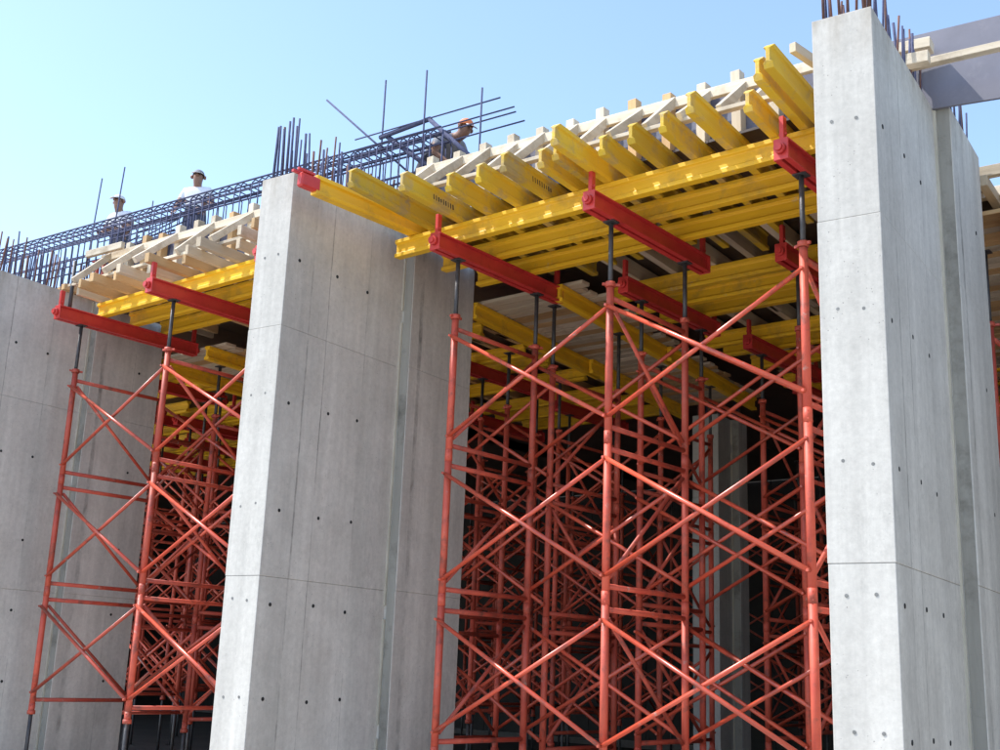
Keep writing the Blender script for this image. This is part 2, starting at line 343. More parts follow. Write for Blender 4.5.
def channel(x, y0, y1, zb, label, group='red steel spreader beams on the jacks', dx=0):
    t = thing('spreader_beam', (x, y0, zb), label, 'steel beam', group)
    for s_ in (-1, 1):
        pr = UPROF(s_); pr = pr if s_ > 0 else pr[::-1]
        MB().bar((x, y0, zb + .075), (x + dx, y1, zb + .075), 0, 0, prof=pr).build('channel', 'crimson', t, bevel=.003)
    for yy, xx in ((y0, x), (y1, x + dx)):
        e = MB().box(xx - .056, xx + .056, yy - .01, yy + .0, zb - .004, zb + .156) if yy == y0 else MB().box(xx - .056, xx + .056, yy + .001, yy + .012, zb - .004, zb + .156)
        e = e.build('end_plate', 'crimson', t, bevel=.004)
        sg = -1 if yy == y0 else 1
        MB().tube((xx, yy + sg * .012, zb + .075), (xx, yy + sg * .045, zb + .075), .04, 14).tube((xx, yy + sg * .045, zb + .075), (xx, yy + sg * .062, zb + .075), .028, 10).build('hub', 'crimson', e)
        MB().bar((xx, yy + .03 * -sg, zb + .15), (xx, yy + .03 * -sg, zb + .33), .035, .05, (0, 1, 0)).tube((xx - .03, yy + .03 * -sg, zb + .2), (xx + .03, yy + .03 * -sg, zb + .2), .012, 8).build('stop_post', 'crimson', t, bevel=.003)
    return t

# I-section timber beams
def iprof(h, fw_=.08, fh=.042, wb=.03):
    a, b, c, e = fw_ / 2, h / 2, wb / 2, h / 2 - fh; k = .007
    return [(-a, -b), (a, -b), (a, -e - k), (c + k, -e), (c, -e + k), (c, e - k), (c + k, e), (a, e + k), (a, b), (-a, b), (-a, e + k), (-c - k, e), (-c, e - k), (-c, -e + k), (-c - k, -e), (-a, -e - k)]
def beam(p0, p1, h, mt, label, group, name='formwork_beam', fw_=.08, stamp=None, cap=None):
    p0, p1 = Vector(p0), Vector(p1)
    mbb = MB().bar(p0, p1, 0, 0, prof=iprof(h, fw_)); dd = (p1 - p0).normalized(); npf = len(mbb.v) // 2
    if cap:
        for i_ in range(npf):
            if mbb.v[i_].z > p0.z + h / 2 - .004: mbb.v[i_] = mbb.v[i_] + dd * .045
            elif mbb.v[i_].z < p0.z - h / 2 + .004: mbb.v[i_] = mbb.v[i_] + dd * .02
    o = mbb.build(name, mt, at=p0, label=label, cat='beam', group=group, bevel=.003)
    d = (p1 - p0).normalized(); si = d.cross(Vector((0, 0, 1))).normalized()
    if stamp is not None:
        mb = MB()
        for k in range(9):
            c = p0 + d * (stamp + k * .034) + si * (.0151); hh = random.choice((.03, .04, .045, .045))
            mb.bar(c - Vector((0, 0, hh / 2)) + d * .004, c + Vector((0, 0, hh / 2)) - d * .004, .003, random.choice((.009, .012, .016)), up=d)
        mb.build('stamped_mark', 'stamp', o)
    return o
def board(p0, p1, w_, h_, mt, name, parent=None, bevel=.003, up=(0, 0, 1), **kw):
    return MB().bar(p0, p1, w_, h_, up).build(name, mt, parent, bevel=bevel, **kw)

CH, BH, SH = .15, .17, .18; JH = .10
ZC = 3.50                                    # underside of spreader beams, middle bay
XA, XB, XC, YT, ZTW = -6.547, -4.931, -3.314, 7.259, 2.952
tower([XA, XB, XC], YT, ZTW, ZC, 'red steel three-frame shoring tower at the open edge beneath the orange-capped worker', group='red shoring towers at the open edge', flips=lambda i, k: i > 0 and k != 1)
for x in (XA, XB, XC):
    channel(x, 6.95, 8.74, ZC, 'red double-channel steel beam lying across a front tower under sun-dappled yellow beam', 'spreader beams of the middle front tower')
ZCL = 3.60
XL, YL, ZTL = -11.758, 6.766, 3.046
tower([XL, XL + 1.724, XL + 3.448], YL, ZTL, ZCL, 'red steel shoring tower of three frames beneath the two workers in white shirts', group='red shoring towers at the open edge', flips=lambda i, k: True)
for x in (XL, XL + 1.724, XL + 3.448):
    channel(x, 6.46, 8.3, ZCL, 'red double-channel steel beam on the tower beneath the two workers in white shirts', 'spreader beams of the left front tower')
# towers deeper under the deck
ORD = ['first', 'second', 'third', 'fourth']
deep = [([-5.83, -4.22], 9.12, ZC), ([-5.75, -4.1], 11.45, ZC), ([-6.2, -4.6], 13.6, ZC), ([-3.9, -2.6], 14.6, ZC),
        ([-10.75, -9.1], 8.75, ZCL), ([-11.0, -9.4], 11.0, ZCL), ([-11.3, -9.7], 13.3, ZCL), ([-14.6, -13.2], 13.4, ZCL)]
for k, (xs_, y, zc) in enumerate(deep):
    left = zc == ZCL
    gr = -1.4
    tower(xs_, y, zc - .55, zc, ORD[k if not left else k - 4] + ' red two-frame tower back from the front tower beneath the ' + ('two white-shirted workers' if left else 'orange-capped worker'), group='shoring towers deep under the ' + ('left' if left else 'middle') + ' bay', ground=gr)
    for x in xs_: channel(x, y - .32, y + DF + .3, zc, 'red double-channel beam on the ' + ORD[k if not left else k - 4] + ' tower back beneath the ' + ('two white-shirted workers' if left else 'orange-capped worker'), 'spreader beams deep under the ' + ('left' if left else 'middle') + ' bay')
far = [(-15.9, -14.3), (-13.3, -11.7), (-10.7, -9.1), (-8.1, -6.5), (-5.5, -3.9)]
for y in (16.2, 18.7):
    for k, xs_ in enumerate(far):
        tower([x + (y - 16.2) * -.1 for x in xs_], y, 2.9, 3.45, 'faint red tower in the ' + ('last' if y > 17 else 'last but one') + ' row before the added black wall', group='faint far rows of towers')
nxt = [((-15.3, -13.8), 8.9), ((-17.4, -15.8), 10.7), ((-15.6, -14.2), 11.1), ((-18.7, -17.1), 12.4), ((-20.6, -19.0), 13.9)]
for k, (xs_, y) in enumerate(nxt):
    tower(list(xs_), y, ZCL - .55, ZCL, 'dim red tower in the next bay, behind the pier under the rebar cage', group='dim towers of the next bay')
    for x in xs_: channel(x, y - .3, y + DF + .3, ZCL, 'dim red channel beam in the next bay, behind the pier under the rebar cage', 'dim spreader beams of the next bay')
    for dy in (0, .5, 1.05): beam((xs_[0] - .6, y + dy, ZCL + CH + BH / 2), (xs_[1] + .6, y + dy + .03, ZCL + CH + BH / 2), BH, 'yellow_x', 'dim yellow beam in the next bay, behind the pier under the rebar cage', 'dim yellow beams of the next bay')
# towers below the beam soffits that run back from each pier
for xs_, y, tp in (([-8.1, -6.62], 8.78, 2.85), ([-8.4, -6.95], 11.3, 2.85), ([-13.0, -11.55], 8.55, 2.85), ([-13.2, -11.85], 11.0, 2.85), ([-3.9, -2.75], 9.5, 2.85), ([-4.1, -2.85], 12.2, 2.85)):
    side = 'the red-shoed pier' if -9 < xs_[0] < -5 else ('the pier under the rebar cage' if xs_[0] < -9 else 'the pier with the plywood panel')
    tower(xs_, y, tp, ZC - .002, ('nearer' if y < 10 else 'deeper') + ' of two red towers below the plank soffit behind ' + side, group='towers below the soffit behind ' + side)

# ------------------------------------------------------------------ primary yellow beams
zb = ZC + CH + BH / 2
for y, x0, x1, lb in ((7.24, -7.29, -3.05, 'bright yellow beam dappled with sun, outermost of three on the red spreaders'),
                      (7.75, -7.17, -2.95, 'yellow beam between the sun-dappled one and the innermost of three'),
                      (8.26, -7.17, -2.95, 'yellow beam innermost of the three over the middle front tower')):
    beam((x0, y, zb), (x1, y + .02, zb), BH, 'yellow_x', lb, 'main yellow beams of the middle bay')
for r, ys_ in enumerate(((9.42, 9.86, 10.3), (11.4, 11.8, 12.5), (13.5, 14.0, 14.7), (16.0, 16.6))):
    for y in ys_: beam((-6.35 - .06 * r, y, zb), (-3.75 - .1 * r, y, zb), BH, 'yellow_x', 'shaded yellow beam across the ' + ORD[r] + ' tower back beneath the orange-capped worker', 'yellow beams deep under the middle bay')
zl = ZCL + CH + BH / 2
for y, lb in ((7.0, 'sun-dappled yellow beam under brown joists below the two workers'), (7.42, 'yellow beam just behind the dappled one below the two workers'), (7.85, 'innermost yellow beam over the tower below the two workers')):
    beam((-11.82, y, zl), (-8.12, y + .02, zl), BH, 'yellow_x', lb, 'main yellow beams of the left bay')
for r, ys_ in enumerate(((8.7, 9.2, 9.9), (10.9, 11.4, 12.2), (13.2, 13.8, 14.5))):
    for y in ys_: beam((-11.2 - .15 * r, y, zl), (-8.5 - .15 * r, y, zl), BH, 'yellow_x', 'shaded yellow beam across the ' + ORD[r] + ' tower back beneath the two white-shirted workers', 'yellow beams deep under the left bay')

# ------------------------------------------------------------------ secondary beams of the middle bay, jutting out
ZS = ZC + CH + BH
sk = -.08
tips = [(-6.74, 6.09, 0, 1), (-6.43, 6.38, 0, 1), (-6.12, 6.61, 0, 0), (-5.80, 6.61, 0, 0), (-5.50, 6.56, 1, 0), (-5.21, 6.67, 0, 0), (-5.03, 6.62, 0, 0), (-4.88, 6.40, 0, 0),
        (-4.69, 6.75, 0, 0), (-4.40, 6.71, 0, 0), (-4.11, 6.68, 0, 0), (-3.80, 6.53, 0, 0), (-3.46, 6.74, 0, 0), (-3.20, 6.38, 0, 0), (-3.07, 6.27, 0, 0)]
for k, (x, y, st, _) in enumerate(tips):
    z = ZS + SH / 2 + .001; ln = random.uniform(2.25, 2.6)
    lab = 'weathered yellow beam stamped with black marks, jutting past the deck edge' if k in (1, 4) else 'weathered yellow beam jutting past the deck edge above the sun-dappled beam'
    if k in (13, 14): lab = 'long yellow beam jutting out close beside the plywood-panel pier'
    if k == 0: lab = 'longest weathered beam jutting out next to the red-shoed yellow beam'
    beam((x, y, z), (x + sk * ln, y + ln, z), SH, 'worn_y', lab, 'beam ends jutting past the deck edge', fw_=random.uniform(.06, .068), stamp=(.42 if k in (1, 4) else None), cap='endgrain')
# the beam beside the pier, with a red shoe on its tip
sh = beam((-7.12, 6.04, ZS + .09), (-7.05, 8.3, ZS + .09), .17, 'yellow_y', 'yellow beam with a red steel shoe on its tip along the pier top', 'beam ends jutting past the deck edge')
mb = MB().bar((-7.126, 5.88, ZS + .09), (-7.115, 6.08, ZS + .09), .078, .125); mb.build('red_shoe', 'crimson', sh, bevel=.014)
MB().bar((-7.16, 5.83, ZS + .158), (-7.15, 6.02, ZS + .158), .03, .02).bar((-7.09, 5.83, ZS + .158), (-7.08, 6.0, ZS + .158), .025, .02).build('shoe_lug', 'crimson', sh)
# rear secondaries
for r, (ya, yb) in enumerate(((8.5, 10.9), (10.7, 13.2), (13.0, 15.4), (15.2, 17.4))):
    x = -6.2 - .2 * r
    while x < -3.5 - .2 * r:
        z = ZS + .081; dx = random.uniform(-.05, .05)
        board((x + .2 + dx, ya + random.uniform(-.25, .1), z), (x + dx, yb + random.uniform(-.1, .2), z), .07, .16, 'grey_y', 'joist', at=(x, ya, z), label='grey shaded joist above the ' + ORD[r] + ' tower back beneath the orange-capped worker', cat='joist', group='joists deep under the middle bay')
        x += .42
for r, (ya, yb) in enumerate(((8.2, 10.6), (10.4, 12.8), (12.6, 15.0))):
    x = -11.2 - .2 * r
    while x < -8.5 - .2 * r:
        z = ZCL + CH + BH + JH / 2 + .001; dx = random.uniform(-.05, .05)
        board((x + .2 + dx, ya + random.uniform(-.2, .1), z), (x + dx, yb, z), .07, JH, 'timber_y', 'joist', at=(x, ya, z), label='brown shaded joist above the ' + ORD[r] + ' tower back beneath the two white-shirted workers', cat='joist', group='joists deep under the left bay')
        x += .42
# joists of the left bay
ZJ = ZCL + CH + BH
x = -11.72; k = 0
while x < -8.2:
    ln = 1.9 + random.uniform(-.1, .2); yt = 6.56 + random.uniform(-.16, .14)
    w_ = random.choice((.045, .055, .07))
    o = board((x, yt, ZJ + JH / 2 + .001), (x + sk * ln + random.uniform(-.03, .03), yt + ln, ZJ + JH / 2 + .001), w_, JH, random.choice(('timber_y', 'timber_y', 'grey_y', 'pale_y')), 'joist', at=(x, yt, ZJ + JH / 2 + .001), label='timber joist jutting out below the two workers over the dappled yellow beam', cat='joist', group='joists jutting out below the two workers')
    x += random.choice((.26, .29, .31)); k += 1

# ------------------------------------------------------------------ plywood decks
def deck(pieces, z, label):
    t = thing('plywood_deck', (pieces[0][0], pieces[0][2], z), label, 'plywood deck')
    for (x0, x1, y0, y1) in pieces:
        nx = max(1, round((x1 - x0) / 1.25)); ny = max(1, round((y1 - y0) / 2.5))
        for i in range(nx):
            for j in range(ny):
                a, b = x0 + (x1 - x0) * i / nx, x0 + (x1 - x0) * (i + 1) / nx; c, d = y0 + (y1 - y0) * j / ny, y0 + (y1 - y0) * (j + 1) / ny
                MB().box(a + .002, b - .002, c + .002, d - .002, z, z + .021).build('plywood_sheet', 'ply_dark', t)
    return t
ZD = ZS + SH + .003
deck([(-7.45, -3.0, 7.36, 8.64), (-8.1, -3.3, 8.64, 9.2), (-8.0, -2.7, 9.2, 22)], ZD, 'dark film-faced plywood deck over the weathered jutting beams')
deck([(-12.22, -8.13, 7.22, 8.24), (-12.9, -8.14, 8.24, 9.2), (-13.5, -8.02, 9.2, 22)], ZJ + JH + .004, 'dark plywood deck on orange-brown joists, two workers standing on it')
deck([(-30, -13.0, 7.0, 22)], ZJ + JH + .004, 'dark plywood deck behind the pier under the rebar cage')

# plank soffits running back behind the piers, carried on lengthwise yellow beams
def soffit(x0, x1, y0, y1, z, shift, label, where):
    t = thing('plank_soffit', (x0, y0, z), label, 'plank soffit', 'plank soffits behind the piers')
    y = y0
    while y < y1:
        w_ = random.choice((.10, .12, .15, .15)); s_ = shift * (y - y0)
        MB().box(x0 + s_ + random.uniform(-.06, .06), x1 + s_ + random.uniform(-.1, .1), y, y + w_, z + random.uniform(0, .006), z + .035).build('plank', random.choice(('timber_x', 'timber_x', 'pale_x', 'grey_x')), t)
        y += w_ + random.choice((.01, .018, .04))
    for xx in (x0 + .1, x1 - .14):
        L_ = y1 - y0
        for a, b in ((0, .52), (.48, 1)):
            o_ = .06 if a else 0
            beam((xx + o_ + shift * L_ * a, y0 - .1 + L_ * a, z - .088), (xx + o_ + shift * L_ * b, y0 + L_ * b, z - .088), .17, 'yellow_y', 'lengthwise yellow beam under the plank soffit behind ' + where, 'lengthwise beams behind ' + where)
soffit(-7.68, -6.36, 8.78, 13.9, ZC + .172, -.13, 'plank soffit with grey boards running back from the red-shoed pier', 'the red-shoed pier')
soffit(-12.6, -11.3, 8.35, 13.5, ZC + .172, -.1, 'plank soffit running back from the pier under the rebar cage', 'the pier under the rebar cage')
soffit(-3.75, -2.3, 9.15, 14.5, ZC + .172, -.13, 'brown plank soffit running back from the pier with the plywood panel', 'the pier with the plywood panel')

# ------------------------------------------------------------------ edge formwork
def edge_form(x0, x1, yline, zb_, ht, label, stud_gap, strut_every, reach=.43):
    t = thing('edge_formwork', (x0, yline(x0), zb_), label, 'formwork')
    x = x0; k = 0
    while x <= x1:
        y = yline(x); zt_ = zb_ + ht + random.uniform(.01, .05)
        board((x, y, zb_ + .002), (x + random.uniform(-.012, .012), y, zt_), .08, .085, random.choice(('pale_z', 'pale_z', 'timber_z')), 'stud', t, up=(0, 1, 0))
        if k % strut_every == 0:
            a = reach + random.uniform(-.05, .03)
            board((x + .075, y - .05 - a, zb_ + .03), (x + .075 + random.uniform(-.03, .03), y - .05, zb_ + ht - .10 + random.uniform(-.02, .02)), .045, .07, 'pale_y', 'strut', t)
        x += stud_gap; k += 1
    board((x0 - .12, yline(x0 - .12) - .07, zb_ + ht - .115), (x1 + .12, yline(x1 + .12) - .07, zb_ + ht - .115), .045, .085, 'pale_x', 'waler', t)
    for dy in (-.44,):
        xa = x0 - .1
        while xa < x1:
            xb = min(x1 + .1, xa + random.uniform(.8, 1.5)); j_ = random.uniform(-.015, .015)
            board((xa, yline(xa) + dy + j_, zb_ + .017), (xb - .01, yline(xb) + dy - j_, zb_ + .017), .06, .032, 'pale_x', 'runner', t); xa = xb
    n = max(1, round((x1 - x0) / 1.25))
    for i in range(n):
        a, b = x0 - .1 + (x1 - x0 + .2) * i / n, x0 - .1 + (x1 - x0 + .2) * (i + 1) / n
        board((a + .002, yline(a) + .055, zb_ + ht / 2 - .005), (b - .002, yline(b) + .055, zb_ + ht / 2 - .005), .02, ht - .03, 'ply_edge', 'plywood_sheet', t, bevel=0)
    return t
ymid = lambda x: 7.23 + .066 * (x + 6.73)
edge_form(-6.88, -3.3, ymid, ZD - .002, .505, 'slab edge formwork of pale studs, waler and struts above the weathered jutting beams', .30, 1)
yleft = lambda x: 7.12 + .04 * (x + 10.2)
ef = edge_form(-11.75, -8.35, yleft, ZJ + JH + .002, .565, 'slab edge formwork of pale diagonal struts in front of the two workers', .30, 2, reach=.5)
board((-12.0, 6.86, ZJ + .60), (-11.35, 6.91, ZJ + .60), .05, .08, 'pale_x', 'rail', ef)
for xx in (-11.95, -11.65, -11.4): board((xx, 6.93, ZJ + JH + .005), (xx, 6.93, ZJ + .65), .05, .05, 'pale_z', 'stud', ef)

# slate panel beside the pier on the right
pf = thing('edge_formwork', (-2.45, 8.02, ZT), 'slate-grey plywood panel with pale stringer standing on the stepped pier', 'formwork')
pb = MB().quadbox([(-2.95, 7.96, ZT + .01), (-2.11, 8.03, ZT - .05), (-2.11, 8.055, ZT - .05), (-2.95, 7.985, ZT + .01), (-2.95, 7.96, ZT + .62), (-2.105, 8.03, ZT + .6), (-2.105, 8.055, ZT + .6), (-2.95, 7.985, ZT + .62)])
pb.build('plywood_sheet', 'ply_blue', pf, bevel=.002)
board((-2.80, 7.84, 4.565), (-2.55, 7.87, 4.555), .13, .08, 'pale_x', 'board', pf)
board((-2.72, 7.85, 4.12), (-2.72, 7.85, 4.52), .07, .07, 'grey_z', 'post', pf, up=(0, 1, 0))
board((-2.62, 7.50, 4.27), (-2.46, 7.52, 4.265), .08, .085, 'pale_x', 'block', pf)
board((-2.70, 7.62, 4.295), (-1.2, 7.74, 4.26), .07, .05, 'pale_x', 'stringer', pf)
board((-2.655, 7.60, 4.156), (-2.675, 7.8, 4.156), .06, .06, 'timber_y', 'block', pf)
# end timbers of the deck beyond
for k, (y, z, l) in enumerate(((9.1, 4.02, 1.2), (9.5, 4.0, 1.3), (9.9, 3.99, 1.2))):
    board((-2.9, y, z), (-2.9 + l, y + .08, z), .07, .09, 'pale_x', 'joist', at=(-2.9, y, z), label='short pale joist across the brown plank soffit beside the plywood-panel pier', cat='joist', group='joists beside the plywood-panel pier')
for xx in (-2.35, -2.6): board((xx, 9.05, 3.93), (xx - .4, 13.5, 3.93), .07, .09, 'grey_y', 'bearer', at=(xx, 9.05, 3.93), label='long grey bearer over the brown plank soffit behind the plywood-panel pier', cat='bearer', group='bearers beside the plywood-panel pier')
board((-3.06, 6.62, 4.12), (-2.90, 7.9, 4.13), .05, .07, 'grey_y', 'loose_timber', at=(-3.06, 6.62, 4.12), label='loose grey timber poking out beside the plywood-panel pier', cat='timber')

# ------------------------------------------------------------------ rebar cage
ca, cb = Vector((-14.6, 6.80, 0)), Vector((-7.05, 7.475, 0)); cdir = (cb - ca).normalized(); cn = Vector((-cdir.y, cdir.x, 0)); clen = (cb - ca).length
ct = thing('rebar_cage', (ca.x, ca.y, 4.2), 'long blue-grey rebar cage along the slab edge in front of the workers in white', 'rebar cage')
CZ0, CZ1, CW = 4.22, 5.0, .32
for off_, z in ((0, CZ1), (.16, CZ1), (CW, CZ1), (0, CZ1 - .2), (CW, CZ1 - .2), (0, CZ1 - .4), (CW, CZ1 - .4), (0, CZ1 - .1), (CW, CZ1 - .3), (.08, CZ1), (.24, CZ1 - .02), (0, CZ0), (CW, CZ0), (.16, CZ0)):
    e = random.uniform(-.3, 0) if z < CZ1 else 0
    MB().tube(ca + cn * off_ + Vector((0, 0, z)), cb + cn * off_ + cdir * e + Vector((0, 0, z + random.uniform(-.02, .02))), .0105, 6).build('long_bar', 'rebar', ct)
d = .05; smesh = None
while d < clen:
    p = ca + cdir * d; lean = random.uniform(-.03, .03)
    P = lambda o_, z: p + cn * o_ + cdir * lean * (z - CZ0) + Vector((0, 0, z))
    MB().path([P(-.01, CZ0 - .01), P(-.01, CZ1 - .04), P(.03, CZ1 + .01), P(CW - .03, CZ1 + .01), P(CW + .01, CZ1 - .04), P(CW + .01, CZ0 - .01), P(-.01, CZ0 - .01)], .007, 5).build('stirrup', 'rebar', ct)
    d += random.uniform(.10, .145) * (1 if d < 5.5 else .8)
# bundle of tied bars near the worker in white cap
for k in range(16):
    xx = -12.4 + k * .085; z = 4.75 + random.uniform(-.12, .22)
    MB().tube((xx - .5, 7.3 + random.uniform(0, .3), z), (xx + .5, 7.35 + random.uniform(0, .3), z + random.uniform(-.08, .12)), .009, 5).build('long_bar', 'rebar', ct)
# free bars running on past the cage
for k, (z, xe, o_) in enumerate(((5.17, -6.43, .02), (5.06, -6.30, .06), (4.98, -6.25, .02), (4.89, -6.18, .06))):
    yy = lambda x: 7.475 + .09 * (x + 7.05) + .05 + o_
    MB().tube((-8.2, yy(-8.2), z - .0), (xe, yy(xe), z + .01), .008, 6).build('long_bar', 'rebar', ct)
def rod(p0, p1, r, label, group=None, m_='rebar'):
    MB().tube(p0, p1, r, 8).build('steel_rod', m_, at=p0, label=label, cat='rod', group=group)
rod((-8.749, 7.5, 5.80), (-7.30, 7.5, 4.50), .011, 'slim dark rod slanting down across the end of the rebar cage', 'rods at the cage end')
rod((-7.86, 7.53, 5.165), (-6.98, 7.58, 4.45), .026, 'thick dark pole slanting down in front of the upright rods at the cage end', 'poles at the cage end')
rod((-7.90, 7.50, 5.135), (-7.255, 7.54, 5.175), .024, 'thick slate pole lying level across the top of the cage end', 'poles at the cage end')
rod((-7.265, 7.54, 5.17), (-6.55, 7.6, 4.46), .024, 'thick dark pole slanting down before the worker in the orange cap', 'poles at the cage end')
for (x, z, b) in ((-7.87, 5.76, 4.05), (-7.30, 5.69, 4.05), (-6.57, 5.28, 4.05), (-7.04, 4.98, 4.05)):
    rod((x - .02, 7.52, b), (x, 7.5, z), .009, 'thin upright rod standing at the end of the rebar cage near the orange cap', 'upright rods near the orange cap')
for (x, z) in ((-13.0, 5.96), (-12.5, 5.99)):
    rod((x - .16, 7.5, 4.12), (x, 7.5, z), .009, 'tall thin rod rising beside the worker in the white cap', 'rods beside the white-capped worker')
for x, z in ((-12.0, 5.45), (-11.2, 5.3)): rod((x, 7.62, 4.1), (x + .03, 7.62, z), .008, 'short thin rod poking up between the two workers in white', 'rods between the two workers')
# clutter on the pier top below the cage
for k, xx in enumerate((-12.42, -12.28)):
    t = thing('adjustable_prop', (xx, 7.25, 4.2), 'short red prop head standing below the rebar cage on the pier', 'prop', 'prop heads on the pier')
    MB().tube((xx, 7.25, 4.125), (xx, 7.25, 4.62), .03, 8).build('tube', 'red', t); MB().box(xx - .05, xx + .05, 7.2, 7.3, 4.62, 4.635).build('head_plate', 'red', t)
for k in range(5):
    xx = -13.0 + k * .17; z = 4.17
    board((xx, 6.95 - .04 * k, z), (xx + .05, 7.7, z), .08, .07, 'timber_y', 'packing_timber', at=(xx, 6.95, z), label='short brown packing timber on the pier top below the rebar cage', cat='timber', group='packing timbers below the cage')
rod((-11.80, 6.62, 3.62), (-11.78, 6.60, 4.32), .022, 'dark screw rod standing at the tip of a red spreader below brown joists', m_='jack')

# ------------------------------------------------------------------ workers
def worker(label, loc, rz, J, radii, edges, mats_by, cap, cap_m, visor_dir, shirt):
    """J joint -> local point; the body is one skinned surface"""
    names = list(J); me = bpy.data.meshes.new('person')
    me.from_pydata([J[n] for n in names], [(names.index(a), names.index(b)) for a, b in edges], [])
    tmp = bpy.data.objects.new('tmp_body', me); C.objects.link(tmp)
    sk_ = tmp.modifiers.new('skin', 'SKIN'); sk_.use_smooth_shade = True
    ld = me.skin_vertices[0].data
    for i, n_ in enumerate(names): r_ = radii[n_]; ld[i].radius = r_ if isinstance(r_, tuple) else (r_, r_); ld[i].use_root = (n_ == 'pelvis')
    sb = tmp.modifiers.new('sub', 'SUBSURF'); sb.levels = 2; sb.render_levels = 2
    dg = bpy.context.evaluated_depsgraph_get(); body = bpy.data.meshes.new_from_object(tmp.evaluated_get(dg)); bpy.data.objects.remove(tmp)
    body.name = 'person'; body.materials.clear()
    for k in ('skin', shirt, 'trouser', 'shoe', 'hair'): body.materials.append(M[k])
    segs = [(Vector(J[a]), Vector(J[b]), mats_by.get((a, b), 0)) for a, b in edges]
    for p in body.polygons:
        c = p.center; best = (9, 0)
        for a, b, m_ in segs:
            ab = b - a; t = max(0, min(1, (c - a).dot(ab) / ab.length_squared)); dd = (a + ab * t - c).length
            if dd < best[0]: best = (dd, m_)
        p.material_index = best[1]; p.use_smooth = True
    o = link('person', body); o.location = Vector(loc) + Vector((0, 0, Z0)); o.rotation_euler.z = rz; o.scale = (.84,) * 3
    tag(o, label, 'person', 'workers on the deck')
    # cap: half dome with a visor
    hc = Vector(J['crown']); up = (Vector(J['crown']) - Vector(J['face'])).normalized(); fr = Vector(visor_dir); fr = (fr - up * fr.dot(up)).normalized(); si = up.cross(fr)
    mb = MB(); n = 14; rows = 6; ctr = hc - up * .035
    for j in range(rows + 1):
        a = j / rows * math.pi / 2
        for i in range(n): t = 2 * math.pi * i / n; mb.v.append(ctr + (fr * math.cos(t) * .102 + si * math.sin(t) * .086) * math.cos(a) + up * (.088 * math.sin(a)))
    for j in range(rows):
        for i in range(n): mb.f.append([j * n + i, j * n + (i + 1) % n, (j + 1) * n + (i + 1) % n, (j + 1) * n + i]); mb.sm.append(True)
    cme = mb.mesh('cap', cap_m); co_ = link('cap', cme, o)
    s2 = co_.modifiers.new('thick', 'SOLIDIFY'); s2.thickness = .004
    vb = MB()
    for rr, dz in ((.09, .0), (.15, -.025)):
        for i in range(7): t = (-1 + i / 3) * .75; vb.v.append(ctr + fr * math.cos(t) * rr + si * math.sin(t) * rr * .85 + up * dz)
    for i in range(6): vb.f.append([i, i + 1, 7 + i + 1, 7 + i]); vb.sm.append(True)
    vo = link('visor', vb.mesh('visor', cap), o); s3 = vo.modifiers.new('thick', 'SOLIDIFY'); s3.thickness = .006
    # face: eyes, brows, ears, nose
    f = Vector(J['face']); fm = MB()
    for s_ in (-1, 1):
        fm.tube(f + fr * .078 + si * .03 * s_ + up * .02, f + fr * .086 + si * .03 * s_ + up * .02, .006, 8)
    link('eyes', fm.mesh('eyes', 'hair'), o)
    ears = MB()
    for s_ in (-1, 1): ears.tube(f + si * .078 * s_ + up * .015, f + si * .098 * s_ + up * .02 - fr * .012, .024, 8, .03)
    ears.tube(f + fr * .085 + up * .03, f + fr * .108 - up * .012, .008, 6, .016)
    link('ears_and_nose', ears.mesh('ears_and_nose', 'skin'), o)
    # hands with five fingers
    for hn, wn in (('hand_r', 'wrist_r'), ('hand_l', 'wrist_l')):
        a, b = Vector(J[wn]), Vector(J[hn]); d_ = (b - a).normalized(); sd = d_.cross(Vector((0, 1, .2))).normalized(); nn = sd.cross(d_)
        hm = MB()
        for q_, (u_, ln) in enumerate(((-.03, .075), (-.01, .085), (.012, .08), (.032, .062))):
            k0 = b + sd * u_ + d_ * .02; k1 = k0 + d_ * ln * .5 + nn * .012; k2 = k1 + d_ * ln * .4 + nn * .03
            hm.tube(k0, k1, .0095, 6, .009); hm.tube(k1, k2, .009, 6, .007)
        k0 = b - sd * .03 - d_ * .02; k1 = k0 - sd * .03 + d_ * .03 + nn * .01; hm.tube(k0, k1, .012, 6, .01); hm.tube(k1, k1 + d_ * .03 + nn * .015, .01, 6, .008)
        link('fingers', hm.mesh('fingers', 'skin'), o)
    return o
EDG = [('pelvis', 'waist'), ('waist', 'chest'), ('chest', 'neck'), ('neck', 'jaw'), ('jaw', 'face'), ('face', 'crown')]
for s_ in 'rl':
    EDG += [('chest', 'sh_' + s_), ('sh_' + s_, 'up_' + s_), ('up_' + s_, 'el_' + s_), ('el_' + s_, 'wrist_' + s_), ('wrist_' + s_, 'hand_' + s_),
            ('pelvis', 'hip_' + s_), ('hip_' + s_, 'knee_' + s_), ('knee_' + s_, 'ankle_' + s_), ('ankle_' + s_, 'toe_' + s_)]
MB_ = {('pelvis', 'waist'): 2, ('waist', 'chest'): 1, ('chest', 'neck'): 1}
for s_ in 'rl': MB_.update({('chest', 'sh_' + s_): 1, ('sh_' + s_, 'up_' + s_): 1, ('pelvis', 'hip_' + s_): 2, ('hip_' + s_, 'knee_' + s_): 2, ('knee_' + s_, 'ankle_' + s_): 2, ('ankle_' + s_, 'toe_' + s_): 3})
RAD = dict(pelvis=(.155, .115), waist=(.15, .105), chest=(.17, .12), neck=.058, jaw=(.062, .07), face=(.078, .092), crown=(.068, .08))
